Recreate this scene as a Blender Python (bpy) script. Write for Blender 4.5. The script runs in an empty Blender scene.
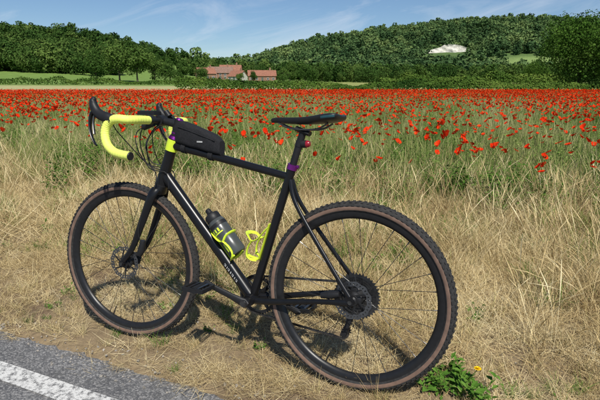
import bpy, math, numpy as np
from mathutils import Vector, Matrix
RNG=np.random.default_rng(7)
scene=bpy.context.scene
scene.view_settings.view_transform='Standard'
scene.view_settings.look='None'
scene.view_settings.exposure=0
CAMH=1.1085; PITCH=0.2413; YAW=2.7347; LEAN=0.1113; SLOPE=0.0155; STEER=0.0665
CX,CY=0.1921,1.5597
TD=(math.cos(YAW),math.sin(YAW)); ND=(math.sin(YAW),-math.cos(YAW))   # along road / towards field
def nt(x,y): return (x-CX)*ND[0]+(y-CY)*ND[1], (x-CX)*TD[0]+(y-CY)*TD[1]

# ---------------------------------------------------------------- materials
def new_mat(name):
    m=bpy.data.materials.new(name); m.use_nodes=True
    nt_=m.node_tree; nt_.nodes.clear()
    out=nt_.nodes.new('ShaderNodeOutputMaterial')
    return m,nt_,out
def simple(name,col,rough=.5,metal=0,noise=.15,nscale=60,bump=0,coat=0,spec=.5):
    m,t,out=new_mat(name)
    b=t.nodes.new('ShaderNodeBsdfPrincipled'); t.links.new(b.outputs[0],out.inputs[0])
    b.inputs['Roughness'].default_value=rough; b.inputs['Metallic'].default_value=metal
    b.inputs['Specular IOR Level'].default_value=spec
    b.inputs['Coat Weight'].default_value=coat
    tc=t.nodes.new('ShaderNodeTexCoord'); nz=t.nodes.new('ShaderNodeTexNoise'); nz.inputs['Scale'].default_value=nscale; nz.inputs['Detail'].default_value=4
    t.links.new(tc.outputs['Object'],nz.inputs['Vector'])
    mr=t.nodes.new('ShaderNodeMapRange'); mr.inputs['From Min'].default_value=.3; mr.inputs['From Max'].default_value=.7
    mr.inputs['To Min'].default_value=1-noise; mr.inputs['To Max'].default_value=1+noise
    t.links.new(nz.outputs[0],mr.inputs[0])
    mx=t.nodes.new('ShaderNodeVectorMath'); mx.operation='SCALE'; mx.inputs[0].default_value=col
    t.links.new(mr.outputs[0],mx.inputs['Scale']); t.links.new(mx.outputs[0],b.inputs['Base Color'])
    if bump:
        bp=t.nodes.new('ShaderNodeBump'); bp.inputs['Strength'].default_value=bump; bp.inputs['Distance'].default_value=.002
        t.links.new(nz.outputs[0],bp.inputs['Height']); t.links.new(bp.outputs[0],b.inputs['Normal'])
    return m
def foliage(name,cols,trans=0,usev=.6,pscale=0,inst=False,pamp=1.3):
    m,t,out=new_mat(name)
    at=t.nodes.new('ShaderNodeAttribute'); at.attribute_name='v'
    if inst: oi=t.nodes.new('ShaderNodeObjectInfo'); rs=oi.outputs['Random']
    else: oi=t.nodes.new('ShaderNodeAttribute'); oi.attribute_name='rnd'; rs=oi.outputs['Fac']
    a=t.nodes.new('ShaderNodeMath'); a.operation='MULTIPLY'; a.inputs[1].default_value=usev; t.links.new(at.outputs['Fac'],a.inputs[0])
    b=t.nodes.new('ShaderNodeMath'); b.operation='MULTIPLY_ADD'; b.inputs[1].default_value=1-usev; t.links.new(rs,b.inputs[0]); t.links.new(a.outputs[0],b.inputs[2])
    fac=b.outputs[0]
    if pscale:
        g=t.nodes.new('ShaderNodeNewGeometry'); nz=t.nodes.new('ShaderNodeTexNoise'); nz.inputs['Scale'].default_value=pscale; nz.inputs['Detail'].default_value=3
        t.links.new(g.outputs['Position'],nz.inputs['Vector'])
        c=t.nodes.new('ShaderNodeMath'); c.operation='SUBTRACT'; c.inputs[1].default_value=.5; t.links.new(nz.outputs[0],c.inputs[0])
        d=t.nodes.new('ShaderNodeMath'); d.operation='MULTIPLY_ADD'; d.inputs[1].default_value=pamp; t.links.new(c.outputs[0],d.inputs[0]); t.links.new(fac,d.inputs[2]); fac=d.outputs[0]
    r=t.nodes.new('ShaderNodeValToRGB'); el=r.color_ramp.elements
    while len(el)<len(cols): el.new(.5)
    for i,c in enumerate(cols): el[i].position=i/(len(cols)-1); el[i].color=(*c,1)
    t.links.new(fac,r.inputs[0])
    df=t.nodes.new('ShaderNodeBsdfDiffuse'); t.links.new(r.outputs[0],df.inputs[0]); sh=df.outputs[0]
    if trans:
        tr=t.nodes.new('ShaderNodeBsdfTranslucent'); mx=t.nodes.new('ShaderNodeMixShader'); mx.inputs[0].default_value=trans
        t.links.new(r.outputs[0],tr.inputs[0]); t.links.new(df.outputs[0],mx.inputs[1]); t.links.new(tr.outputs[0],mx.inputs[2]); sh=mx.outputs[0]
    t.links.new(sh,out.inputs[0])
    return m

STRAW=foliage('dry_straw',[(.21,.14,.065),(.44,.325,.155),(.64,.51,.27),(.80,.69,.43)],0,.65,1.6)
STRAWG=foliage('straw_greenish',[(.15,.18,.05),(.30,.30,.11),(.54,.46,.22)],0,.6,.8)
GREEN=foliage('green_grass',[(.06,.13,.02),(.11,.21,.035),(.24,.31,.07)],0,.6,.8)
CROP=foliage('field_weeds',[(.05,.11,.02),(.10,.19,.035),(.18,.26,.06),(.36,.35,.15)],0,.5,.35)
CROPS=foliage('field_stalks',[(.15,.20,.055),(.31,.32,.12),(.54,.47,.25)],0,.5,.3)
WEED=foliage('broad_leaf_weed',[(.04,.10,.014),(.08,.17,.025),(.14,.24,.045)],0,.6,0)
POPPY=foliage('poppy_petal',[(.62,.022,.005),(.84,.045,.010),(.90,.09,.02)],.3,.5,0)
POPC=simple('poppy_centre',(.015,.01,.012),.8)
YEL=foliage('yellow_petal',[(.8,.5,.01),(.85,.6,.02)],0)
LEAFN=foliage('tree_leaves',[(.020,.052,.009),(.055,.115,.018),(.11,.18,.035)],0,.75,.12,True,1.6)
LEAFM=foliage('wood_leaves',[(.022,.054,.012),(.058,.112,.024),(.12,.18,.042)],0,.5,.02,True)
LEAFW=foliage('woodland_leaves',[(.020,.050,.012),(.052,.102,.023),(.12,.175,.042)],0,.4,.022,False,1.6)
LEAFF=foliage('hill_leaves_hazed',[(.034,.072,.028),(.080,.140,.050),(.17,.235,.080)],0,.3,.014,False,2.0)  # distance haze painted into the leaf colours: lighter, bluer, less saturated green
HEDGE=foliage('hedge_leaves',[(.022,.055,.012),(.06,.11,.02),(.14,.20,.04)],0,.8,.09,False,1.6)
BARK=simple('bark',(.09,.07,.05),.9,noise=.4,nscale=8)
STONE=simple('gravel_stone',(.30,.27,.23),.9,noise=.4,nscale=30)

# ---------------------------------------------------------------- mesh helpers
def mesh_np(name,V,F,mats,midx=None,v=None,smooth=False,rnd=None):
    me=bpy.data.meshes.new(name)
    V=np.asarray(V,np.float32); 
    if isinstance(F,np.ndarray):
        k=F.shape[1]; nf=len(F)
        me.vertices.add(len(V)); me.vertices.foreach_set('co',V.ravel())
        me.loops.add(nf*k); me.loops.foreach_set('vertex_index',F.ravel().astype(np.int32))
        me.polygons.add(nf); me.polygons.foreach_set('loop_start',np.arange(0,nf*k,k,dtype=np.int32)); me.polygons.foreach_set('loop_total',np.full(nf,k,np.int32))
    else:
        me.from_pydata([tuple(map(float,q)) for q in V],[],[tuple(map(int,f)) for f in F])
    for m in (mats if isinstance(mats,(list,tuple)) else [mats]): me.materials.append(m)
    if midx is not None: me.polygons.foreach_set('material_index',np.asarray(midx,np.int32))
    if v is not None:
        at=me.attributes.new('v','FLOAT','POINT'); at.data.foreach_set('value',np.asarray(v,np.float32))
    if rnd is not None:
        at=me.attributes.new('rnd','FLOAT','POINT'); at.data.foreach_set('value',np.asarray(rnd,np.float32))
    me.update(calc_edges=True)
    me.polygons.foreach_set('use_smooth',np.full(len(me.polygons),smooth)); 
    return me
def obj(name,me,parent=None):
    o=bpy.data.objects.new(name,me); scene.collection.objects.link(o)
    if parent: o.parent=parent
    return o
def merge(parts):
    V=[];F=[];M=[];A=[];n=0
    for p in parts:
        v,f,m=p[0],p[1],p[2]; a=p[3] if len(p)>3 else np.full(len(v),.5)
        V.append(np.asarray(v,float)); F+= [tuple(int(i)+n for i in q) for q in f]; M+=[m]*len(f); A.append(a); n+=len(v)
    return np.concatenate(V),F,M,np.concatenate(A)
def catmull(P,n=6,closed=False):
    P=np.asarray(P,float); out=[]; N=len(P)
    rng=range(N if closed else N-1)
    for i in rng:
        g=lambda k: P[k%N] if closed else P[min(max(k,0),N-1)]
        p0,p1,p2,p3=g(i-1),g(i),g(i+1),g(i+2)
        for j in range(n):
            t=j/n
            out.append(.5*((2*p1)+(-p0+p2)*t+(2*p0-5*p1+4*p2-p3)*t*t+(-p0+3*p1-3*p2+p3)*t**3))
    if not closed: out.append(P[-1])
    return np.array(out)
def sweep(P,R,segs=12,closed=False,ref=(0,1,0),cap=True):
    P=np.asarray(P,float); N=len(P)
    R=np.asarray(R,float)
    if R.ndim==0: R=np.full((N,2),float(R))
    elif R.ndim==1 and len(R)==N: R=np.stack([R,R],1)
    elif R.ndim==1: 
        R=np.interp(np.linspace(0,1,N),np.linspace(0,1,len(R)),R); R=np.stack([R,R],1)
    elif R.shape[0]!=N:
        k=np.linspace(0,1,R.shape[0]); q=np.linspace(0,1,N); R=np.stack([np.interp(q,k,R[:,0]),np.interp(q,k,R[:,1])],1)
    T=np.zeros_like(P)
    for i in range(N):
        a=P[(i-1)%N] if closed else P[max(i-1,0)]; b=P[(i+1)%N] if closed else P[min(i+1,N-1)]
        T[i]=(b-a)/max(np.linalg.norm(b-a),1e-9)
    s=np.asarray(ref,float); V=[];F=[]
    for i in range(N):
        s=s-T[i]*(s@T[i])
        if np.linalg.norm(s)<1e-3:
            s=np.array([1,0,0.]) ; s=s-T[i]*(s@T[i])
            if np.linalg.norm(s)<1e-3: s=np.array([0,0,1.]); s=s-T[i]*(s@T[i])
        s=s/np.linalg.norm(s); u=np.cross(T[i],s)
        for j in range(segs):
            a=2*math.pi*j/segs
            V.append(P[i]+s*math.cos(a)*R[i,0]+u*math.sin(a)*R[i,1])
    for i in range(N if closed else N-1):
        for j in range(segs):
            a=i*segs+j; b=i*segs+(j+1)%segs; c=((i+1)%N)*segs+(j+1)%segs; d=((i+1)%N)*segs+j
            F.append((a,b,c,d))
    if cap and not closed:
        F.append(tuple(range(segs))[::-1]); F.append(tuple((N-1)*segs+j for j in range(segs)))
    return np.array(V),F
def lathe(prof,N=64,origin=(0,0,0),axis=(0,1,0),closed=False):
    ax=np.asarray(axis,float); ax/=np.linalg.norm(ax)
    e=np.array([1,0,0.]) if abs(ax[0])<.9 else np.array([0,0,1.])
    e1=e-ax*(e@ax); e1/=np.linalg.norm(e1); e2=np.cross(ax,e1); o=np.asarray(origin,float)
    K=len(prof); V=[];F=[]
    for i in range(N):
        a=2*math.pi*i/N; d=e1*math.cos(a)+e2*math.sin(a)
        for r,s in prof: V.append(o+d*r+ax*s)
    for i in range(N):
        for k in range(K if closed else K-1):
            F.append((i*K+k,i*K+(k+1)%K,((i+1)%N)*K+(k+1)%K,((i+1)%N)*K+k))
    return np.array(V),F
def box(c,s,R=None):
    c=np.asarray(c,float); s=np.asarray(s,float)/2
    V=np.array([(x,y,z) for x in(-1,1) for y in(-1,1) for z in(-1,1)],float)*s
    if R is not None: V=V@np.asarray(R).T
    return V+c,[(0,1,3,2),(4,6,7,5),(0,4,5,1),(2,3,7,6),(0,2,6,4),(1,5,7,3)]
def vnoise(x,y,sc,seed=0):
    x=np.asarray(x,float)/sc; y=np.asarray(y,float)/sc
    xi=np.floor(x); yi=np.floor(y); fx=x-xi; fy=y-yi; fx=fx*fx*(3-2*fx); fy=fy*fy*(3-2*fy)
    h=lambda a,b: np.modf(np.abs(np.sin(a*127.1+b*311.7+seed*74.7)*43758.5453))[0]
    return (h(xi,yi)*(1-fx)+h(xi+1,yi)*fx)*(1-fy)+(h(xi,yi+1)*(1-fx)+h(xi+1,yi+1)*fx)*fy
def sst(a,b,x):
    t=np.clip((np.asarray(x,float)-a)/(b-a),0,1); return t*t*(3-2*t)

# ---------------------------------------------------------------- terrain
crest_px=np.array([(-400,60),(100,72),(190,73),(215,66),(250,60),(285,52),(300,47),(330,40),(380,33),(440,25),(500,22),(560,25),(620,29),(720,42),(1000,60)],float)
crX=(crest_px[:,0]-300)/.490; crZ=np.maximum((83-crest_px[:,1])/.505-8,2)
def base(x,y):
    x=np.asarray(x,float); y=np.asarray(y,float)
    z=-.3*sst(0,60,y)+1.7*sst(75,260,y)+6.2*sst(260,800,y)
    z=z+2.0*np.exp(-((x+160)/80)**2)*sst(90,240,y)*(1-sst(500,900,y))
    z=z+29*np.exp(-((x+215)/120)**2-((y-390)/110)**2)
    cr=np.interp(x,crX,crZ)+(vnoise(x,y,120,3)-.5)*9
    s=sst(420,1000,y)
    z=z+np.maximum(cr-8,0)*s*(1-.3*sst(1100,2600,y))
    return z
def ground(x,y):
    n,t=nt(x,y); z=base(x,y)-.0148*np.clip(t,0,1.2)*(1-sst(.5,1.5,np.abs(n)))
    near=1-sst(30,60,np.hypot(x,y))
    jag=(vnoise(x,y,.25,5)-.5)*.08
    carve=(1-sst(-.30,-.16,n+jag))*sst(-6.0,-5.8,n)
    z=z-.09*carve
    bump=(vnoise(x,y,.9,1)-.5)*.09*sst(.35,1.2,n)+(vnoise(x,y,.16,2)-.5)*.026*sst(-.15,.0,n)
    return z+bump*near
N1=430;N2=520;k=8.
sx=np.linspace(-1,1,N1); X=np.sinh(k*sx)*2600/np.sinh(k)
sy=np.linspace(-.52,1,N2); Y=2.2+np.sinh(k*sy)*3600/np.sinh(k)
gx,gy=np.meshgrid(X,Y); gz=ground(gx,gy)
V=np.stack([gx.ravel(),gy.ravel(),gz.ravel()],1)
ii=np.arange(N2-1)[:,None]*N1+np.arange(N1-1)[None,:]; ii=ii.ravel()
F=np.stack([ii,ii+1,ii+N1+1,ii+N1],1)
gm,t,out=new_mat('ground_earth')
bs=t.nodes.new('ShaderNodeBsdfPrincipled'); bs.inputs['Roughness'].default_value=.95; bs.inputs['Specular IOR Level'].default_value=.1; t.links.new(bs.outputs[0],out.inputs[0])
at=t.nodes.new('ShaderNodeAttribute'); at.attribute_name='gc'
ge=t.nodes.new('ShaderNodeNewGeometry')
nz=t.nodes.new('ShaderNodeTexNoise'); nz.inputs['Scale'].default_value=22; nz.inputs['Detail'].default_value=8; nz.inputs['Roughness'].default_value=.75; t.links.new(ge.outputs['Position'],nz.inputs['Vector'])
nz2=t.nodes.new('ShaderNodeTexNoise'); nz2.inputs['Scale'].default_value=.35; nz2.inputs['Detail'].default_value=6; t.links.new(ge.outputs['Position'],nz2.inputs['Vector'])
mm=t.nodes.new('ShaderNodeMath'); mm.operation='MULTIPLY_ADD'; mm.inputs[1].default_value=1.5; mm.inputs[2].default_value=-.0; t.links.new(nz.outputs[0],mm.inputs[0])
m2=t.nodes.new('ShaderNodeMath'); m2.operation='MULTIPLY_ADD'; m2.inputs[1].default_value=.8; m2.inputs[2].default_value=-.1; t.links.new(nz2.outputs[0],m2.inputs[0])
m3=t.nodes.new('ShaderNodeMath'); m3.operation='ADD'; t.links.new(mm.outputs[0],m3.inputs[0]); t.links.new(m2.outputs[0],m3.inputs[1])
sc_=t.nodes.new('ShaderNodeVectorMath'); sc_.operation='SCALE'; t.links.new(at.outputs['Color'],sc_.inputs[0]); t.links.new(m3.outputs[0],sc_.inputs['Scale']); t.links.new(sc_.outputs[0],bs.inputs['Base Color'])
bp=t.nodes.new('ShaderNodeBump'); bp.inputs['Strength'].default_value=.8; bp.inputs['Distance'].default_value=.012; t.links.new(nz.outputs[0],bp.inputs['Height']); t.links.new(bp.outputs[0],bs.inputs['Normal'])
me=mesh_np('ground',V,F,gm,smooth=True)
x,y=V[:,0],V[:,1]; n,tt=nt(x,y)
col=np.tile(np.array([.25,.185,.11]),(len(V),1))
def blend(col,c,w): return col*(1-w[:,None])+np.array(c)*w[:,None]
col=blend(col,(.17,.12,.075),sst(.45,.75,vnoise(x,y,.45,9)))
col=blend(col,(.10,.12,.04),sst(2.6,3.6,n))
col=blend(col,(.13,.17,.045),sst(15,40,y))
col=blend(col,(.42,.37,.18),sst(58,62,y)*sst(20,-10,x))
col=blend(col,(.36,.34,.16),sst(84,92,y))
col=blend(col,(.15,.23,.055),sst(128,150,y))
col=blend(col,(.26,.27,.09),sst(84,92,y)*sst(-10,25,x)*(1-sst(200,300,y)))
col=blend(col,(.08,.13,.04),sst(420,520,y))
mead=sst(.62,.70,vnoise(x,y,140,21))*sst(450,560,y)*(1-sst(700,800,y))
col=blend(col,(.18,.25,.08),mead)
ca=me.attributes.new('gc','FLOAT_COLOR','POINT'); ca.data.foreach_set('color',np.concatenate([col,np.ones((len(V),1))],1).astype(np.float32).ravel())
obj('ground',me)

# road
def strip(name,n0,n1,t0,t1,dz,mat,nn=8,ntt=200):
    a=np.linspace(n0,n1,nn); b=np.linspace(t0,t1,ntt); A,B=np.meshgrid(a,b)
    x=CX+A*ND[0]+B*TD[0]; y=CY+A*ND[1]+B*TD[1]
    z=base(x,y)+dz
    V=np.stack([x.ravel(),y.ravel(),z.ravel()],1); ii=(np.arange(ntt-1)[:,None]*nn+np.arange(nn-1)[None,:]).ravel()
    F=np.stack([ii,ii+nn,ii+nn+1,ii+1],1)
    return obj(name,mesh_np(name,V,F,mat,smooth=True))
am,t,out=new_mat('asphalt')
bs=t.nodes.new('ShaderNodeBsdfPrincipled'); bs.inputs['Roughness'].default_value=.85; bs.inputs['Specular IOR Level'].default_value=.3; t.links.new(bs.outputs[0],out.inputs[0])
ge=t.nodes.new('ShaderNodeNewGeometry')
vo=t.nodes.new('ShaderNodeTexVoronoi'); vo.inputs['Scale'].default_value=170; t.links.new(ge.outputs['Position'],vo.inputs['Vector'])
nz=t.nodes.new('ShaderNodeTexNoise'); nz.inputs['Scale'].default_value=6; nz.inputs['Detail'].default_value=8; nz.inputs['Roughness'].default_value=.7; t.links.new(ge.outputs['Position'],nz.inputs['Vector'])
sp=t.nodes.new('ShaderNodeSeparateColor'); t.links.new(vo.outputs['Color'],sp.inputs[0])
r=t.nodes.new('ShaderNodeValToRGB'); r.color_ramp.elements[0].color=(.085,.085,.09,1); r.color_ramp.elements[1].color=(.30,.29,.28,1); e=r.color_ramp.elements.new(.6); e.color=(.15,.148,.145,1)
t.links.new(sp.outputs[0],r.inputs[0])
mr=t.nodes.new('ShaderNodeMapRange'); mr.inputs['From Min'].default_value=.3; mr.inputs['From Max'].default_value=.7; mr.inputs['To Min'].default_value=.75; mr.inputs['To Max'].default_value=1.25; t.links.new(nz.outputs[0],mr.inputs[0])
sc_=t.nodes.new('ShaderNodeVectorMath'); sc_.operation='SCALE'; t.links.new(r.outputs[0],sc_.inputs[0]); t.links.new(mr.outputs[0],sc_.inputs['Scale']); t.links.new(sc_.outputs[0],bs.inputs['Base Color'])
bp=t.nodes.new('ShaderNodeBump'); bp.inputs['Strength'].default_value=.6; bp.inputs['Distance'].default_value=.003; bp.invert=True; t.links.new(vo.outputs['Distance'],bp.inputs['Height']); t.links.new(bp.outputs[0],bs.inputs['Normal'])
strip('road',-5.8,-.17,-60,60,-.035,am,20,400)
pm=am.copy(); pm.name='road_paint_worn'; t=pm.node_tree
bs=[q for q in t.nodes if q.type=='BSDF_PRINCIPLED'][0]; src=bs.inputs['Base Color'].links[0].from_socket
ge=t.nodes.new('ShaderNodeNewGeometry'); nz=t.nodes.new('ShaderNodeTexNoise'); nz.inputs['Scale'].default_value=55; nz.inputs['Detail'].default_value=8; nz.inputs['Roughness'].default_value=.8; t.links.new(ge.outputs['Position'],nz.inputs['Vector'])
mr=t.nodes.new('ShaderNodeMapRange'); mr.inputs['From Min'].default_value=.42; mr.inputs['From Max'].default_value=.52; t.links.new(nz.outputs[0],mr.inputs[0])
mx=t.nodes.new('ShaderNodeMix'); mx.data_type='RGBA'; t.links.new(mr.outputs[0],mx.inputs['Factor']); t.links.new(src,mx.inputs[6]); mx.inputs[7].default_value=(.62,.61,.58,1); t.links.new(mx.outputs[2],bs.inputs['Base Color'])
strip('road_edge_line',-.455,-.365,-60,60,-.031,pm,3,400)

# ---------------------------------------------------------------- scatter
def rotmats(rot):
    cx,sx_=np.cos(rot[:,0]),np.sin(rot[:,0]); cy,sy_=np.cos(rot[:,1]),np.sin(rot[:,1]); cz,sz=np.cos(rot[:,2]),np.sin(rot[:,2])
    R=np.empty((len(rot),3,3),np.float32)
    R[:,0,0]=cz*cy;R[:,0,1]=cz*sy_*sx_-sz*cx;R[:,0,2]=cz*sy_*cx+sz*sx_
    R[:,1,0]=sz*cy;R[:,1,1]=sz*sy_*sx_+cz*cx;R[:,1,2]=sz*sy_*cx-cz*sx_
    R[:,2,0]=-sy_;R[:,2,1]=cy*sx_;R[:,2,2]=cy*cx
    return R
def bake(name,pts,rot,scl,idx,kinds,mats,smooth=False):
    Vs=[];Fs=[];Ms=[];As=[];Rs=[];n=0; pts=np.asarray(pts,np.float32)
    for i,kd in enumerate(kinds):
        s=np.nonzero(idx==i)[0]
        if not len(s): continue
        V,F,M,A=kd; V=np.asarray(V,np.float32); F=np.asarray(F); m=len(s)
        R=rotmats(rot[s])*np.asarray(scl,np.float32)[s][:,None,None]
        W=np.einsum('nij,vj->nvi',R,V)+pts[s][:,None,:]
        Vs.append(W.reshape(-1,3)); Fs.append((F[None]+ (np.arange(m)*len(V))[:,None,None]+n).reshape(-1,4).astype(np.int32))
        Ms.append(np.tile(np.asarray(M,np.int32),m)); As.append(np.tile(np.asarray(A,np.float32),m)); Rs.append(np.repeat(RNG.uniform(0,1,m).astype(np.float32),len(V))); n+=m*len(V)
    return obj(name,mesh_np(name,np.concatenate(Vs),np.concatenate(Fs),mats,np.concatenate(Ms),np.concatenate(As),smooth,np.concatenate(Rs)))
def rrot(n,tilt=.12):
    return np.stack([RNG.normal(0,tilt,n),RNG.normal(0,tilt,n),RNG.uniform(0,2*math.pi,n)],1)
def wedge(dens,y0,y1,marg=1.5):
    W=.67*y1+marg; nn=int(dens*2*W*(y1-y0)); x=RNG.uniform(-W,W,nn); y=RNG.uniform(y0,y1,nn); k=np.abs(x)<.67*y+marg
    return x[k],y[k]

def blades(n,seed,rad,L,th0,th1,w,K=4,head=0,rng_v=(0,1)):
    r=np.random.default_rng(seed)
    a=r.uniform(0,2*math.pi,n); rr=rad*np.sqrt(r.uniform(0,1,n)); az=r.uniform(0,2*math.pi,n)
    px=rr*np.cos(a); py=rr*np.sin(a); ln=r.uniform(*L,n); t0=r.uniform(*th0,n); t1=t0+r.uniform(*th1,n); ww=w*r.uniform(.6,1.3,n)
    tw=r.uniform(-.7,.7,n)
    P=np.zeros((n,K+1,3)); P[:,0,0]=px;P[:,0,1]=py
    d=ln/K
    for k_ in range(1,K+1):
        th=t0+(t1-t0)*(k_-.5)/K
        a2=az+tw*(k_/K)
        P[:,k_,0]=P[:,k_-1,0]+np.sin(th)*np.cos(a2)*d; P[:,k_,1]=P[:,k_-1,1]+np.sin(th)*np.sin(a2)*d; P[:,k_,2]=P[:,k_-1,2]+np.cos(th)*d
    P[:,:,2]=np.maximum(P[:,:,2],0.003)-.004
    sa=az+math.pi/2+r.uniform(-1.2,1.2,n); S=np.stack([np.cos(sa),np.sin(sa),np.zeros(n)],1)
    prof=np.linspace(1,.15,K+1)**.7
    if head: prof=np.array([.45]*(K-1)+[1.6,.6]) if K>=3 else prof
    Wd=(ww[:,None]*prof[None,:])[:,:,None]*S[:,None,:]*.5
    V=np.stack([P-Wd,P+Wd],2).reshape(n,(K+1)*2,3)
    b=np.arange(n)[:,None,None]*(K+1)*2; kk=np.arange(K)[None,:,None]*2
    F=(b+kk+np.array([0,1,3,2])[None,None,:]).reshape(-1,4)
    v=np.repeat(r.uniform(*rng_v,n),(K+1)*2)
    return V.reshape(-1,3),F,v
def kind(specs):
    V=[];F=[];A=[];M=[];n=0
    for s,mi in specs:
        v,f,a=s; V.append(v);F.append(f+n);A.append(a);M.append(np.full(len(f),mi)); n+=len(v)
    return np.concatenate(V),np.concatenate(F),np.concatenate(M),np.concatenate(A)
def leaves_on(P,dirs,size,r,asp=.45):
    n=len(P); d=dirs/np.linalg.norm(dirs,axis=1)[:,None]; up=np.array([0,0,1.])+r.normal(0,.4,(n,3)); s=np.cross(d,up); s/=np.linalg.norm(s,axis=1)[:,None]; u=np.cross(s,d)
    L=size[:,None]
    pts=[P,P+d*L*.5+s*L*asp*.5+u*L*.08,P+d*L*.55,P+d*L*.5-s*L*asp*.5+u*L*.08,P+d*L-u*L*.1]
    V=np.stack(pts,1).reshape(-1,3); b=np.arange(n)[:,None]*5
    F=np.concatenate([b+np.array([0,1,4,2]),b+np.array([0,2,4,3])])
    return V,F,np.repeat(r.uniform(0,1,n),5)
def leafplant(seed,nst,H,leaf,rad,per=9,lean=.35,K=3,w=.005):
    r=np.random.default_rng(seed)
    st=blades(nst,seed+1,rad,(H*.7,H),(0,lean),(0,.3),w,K=K)
    V,F,v=st; Vs=V.reshape(nst,K+1,2,3).mean(2)
    i=r.integers(0,nst,nst*per); tt=r.uniform(.1,1,nst*per)*K; k0=np.minimum(tt.astype(int),K-1); fr=(tt-k0)[:,None]
    P=Vs[i,k0]*(1-fr)+Vs[i,k0+1]*fr
    a=r.uniform(0,2*math.pi,len(P)); el=r.uniform(-.1,.9,len(P)); d=np.stack([np.cos(a)*np.cos(el),np.sin(a)*np.cos(el),np.sin(el)],1)
    lv=leaves_on(P,d,leaf*r.uniform(.5,1.2,len(P))*(1.2-.5*tt/K),r)
    return [(st,0),(lv,0)]
PI=math.pi
def mi_(specs,m): return [(s,m) for s,_ in specs]
VM=[STRAW,STRAWG,GREEN,WEED]
thatch=[kind([(blades(56,s,.13,(.06,.24),(1.0,1.6),(-.2,.5),.0032,K=2),0)]) for s in range(6)]
tuft=[kind([(blades(46,20+s,.06,(.10,.30),(.05,.9),(.2,1.4),.0032,K=3),0),(blades(9,220+s,.07,(.08,.2),(.1,.8),(.2,1.0),.0034,K=3),1)]) for s in range(6)]
tall=[kind([(blades(14,40+s,.10,(.30,.60),(.0,.55),(.0,1.0),.0030,K=5,head=1),0),(blades(34,60+s,.10,(.15,.38),(.1,1.0),(.3,1.3),.0032,K=3),0)]) for s in range(6)]
greeng=[kind([(blades(40,80+s,.06,(.06,.20),(.05,.8),(.2,1.2),.0038,K=3),2)]) for s in range(4)]
small=[kind(mi_(leafplant(90+s,7,.10,.035,.05,7,1.0),3)) for s in range(3)]
gst=[kind([(blades(14,420+s,.10,(.25,.50),(.0,.4),(.1,.8),.0040,K=4),2),(blades(14,430+s,.10,(.2,.45),(.0,.5),(.2,1.0),.0034,K=4),1)]) for s in range(3)]
V_K=thatch+tuft+tall+greeng+small+gst   # 0-5 thatch,6-11 tuft,12-17 tall,18-21 green,22-24 weed,25-27 green stalks
pts=[];idx=[];sc=[]
def add(x,y,i,s):
    pts.append(np.stack([x,y,ground(x,y)],1)); idx.append(i); sc.append(s)
x,y=wedge(360,1.0,3.2,.8); n,t_=nt(x,y); g=vnoise(x,y,.3,11); k_=(n>-.22+(vnoise(x,y,.2,12)-.5)*.16)&(n<3.6)&(RNG.uniform(0,1,len(x))<.12+1.25*g+.5*sst(.3,.9,n)); x,y,n=x[k_],y[k_],n[k_]
add(x,y,RNG.integers(0,6,len(x)),RNG.uniform(.45,.95,len(x))*(.6+.4*sst(-.1,.8,n)))
x,y=wedge(72,3.2,9.0,.8); n,t_=nt(x,y); k_=(n>-.2)&(n<3.8); x,y=x[k_],y[k_]; add(x,y,RNG.integers(0,6,len(x)),RNG.uniform(.9,1.8,len(x)))
x,y=wedge(185,1.0,9.5,.8); n,t_=nt(x,y); g=vnoise(x,y,.4,14); pr=(.14+.5*sst(.05,.7,n))*(.1+1.5*g); pr=pr+.3*(n<.25)*(t_>1.0)+.4*(n<.5)*(t_<-.1)+.06*(n<.1); pr=pr*(1-.5*sst(3.5,7,y))
k_=(n>-.14)&(n<3.8)&(RNG.uniform(0,1,len(x))<pr); x,y,n,g=x[k_],y[k_],n[k_],g[k_]
add(x,y,RNG.integers(6,12,len(x)),RNG.uniform(.5,1.1,len(x))*(.40+.5*sst(.0,1.1,n))*(.7+.6*g))
x,y=wedge(54,1.2,10.5,.8); n,t_=nt(x,y); g=vnoise(x,y,.6,15); pr=(sst(.5,1.8,n)*(.08+1.15*g)+.5*sst(3.0,3.4,n)+.35*(t_<-.55)*(n>.10))*(1-.4*sst(4,8,y))
k_=(n<5.0)&(RNG.uniform(0,1,len(x))<pr*(1-.75*sst(2.8,4.6,n))); x,y,n=x[k_],y[k_],n[k_]
add(x,y,RNG.integers(12,18,len(x)),RNG.uniform(.42,1.0,len(x)))
x,y=wedge(95,1.0,9.5,.8); n,t_=nt(x,y); g=sst(.46,.72,vnoise(x,y,.45,16)); pr=.55*g+.5*(t_>1.2)*(n<1)*g+.05
k_=(n>-.16)&(n<3.8)&(RNG.uniform(0,1,len(x))<pr); x,y,n=x[k_],y[k_],n[k_]
add(x,y,np.where(RNG.uniform(0,1,len(x))<.65,RNG.integers(18,22,len(x)),RNG.integers(22,25,len(x))),RNG.uniform(.5,1.1,len(x))*(.5+.6*sst(0,1,n)))
x,y=wedge(30,1.4,9.5,.8); n,t_=nt(x,y); pr=sst(1.2,3.0,n)*(.2+1.2*sst(.4,.8,vnoise(x,y,1.0,19)))
k_=(n<5)&(RNG.uniform(0,1,len(x))<pr); x,y=x[k_],y[k_]
add(x,y,RNG.integers(25,28,len(x)),RNG.uniform(.55,1.05,len(x)))
pts=np.concatenate(pts);idx=np.concatenate(idx);sc=np.concatenate(sc)
bake('dry_grass',pts,rrot(len(pts),.15),sc,idx,V_K,VM)

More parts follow.
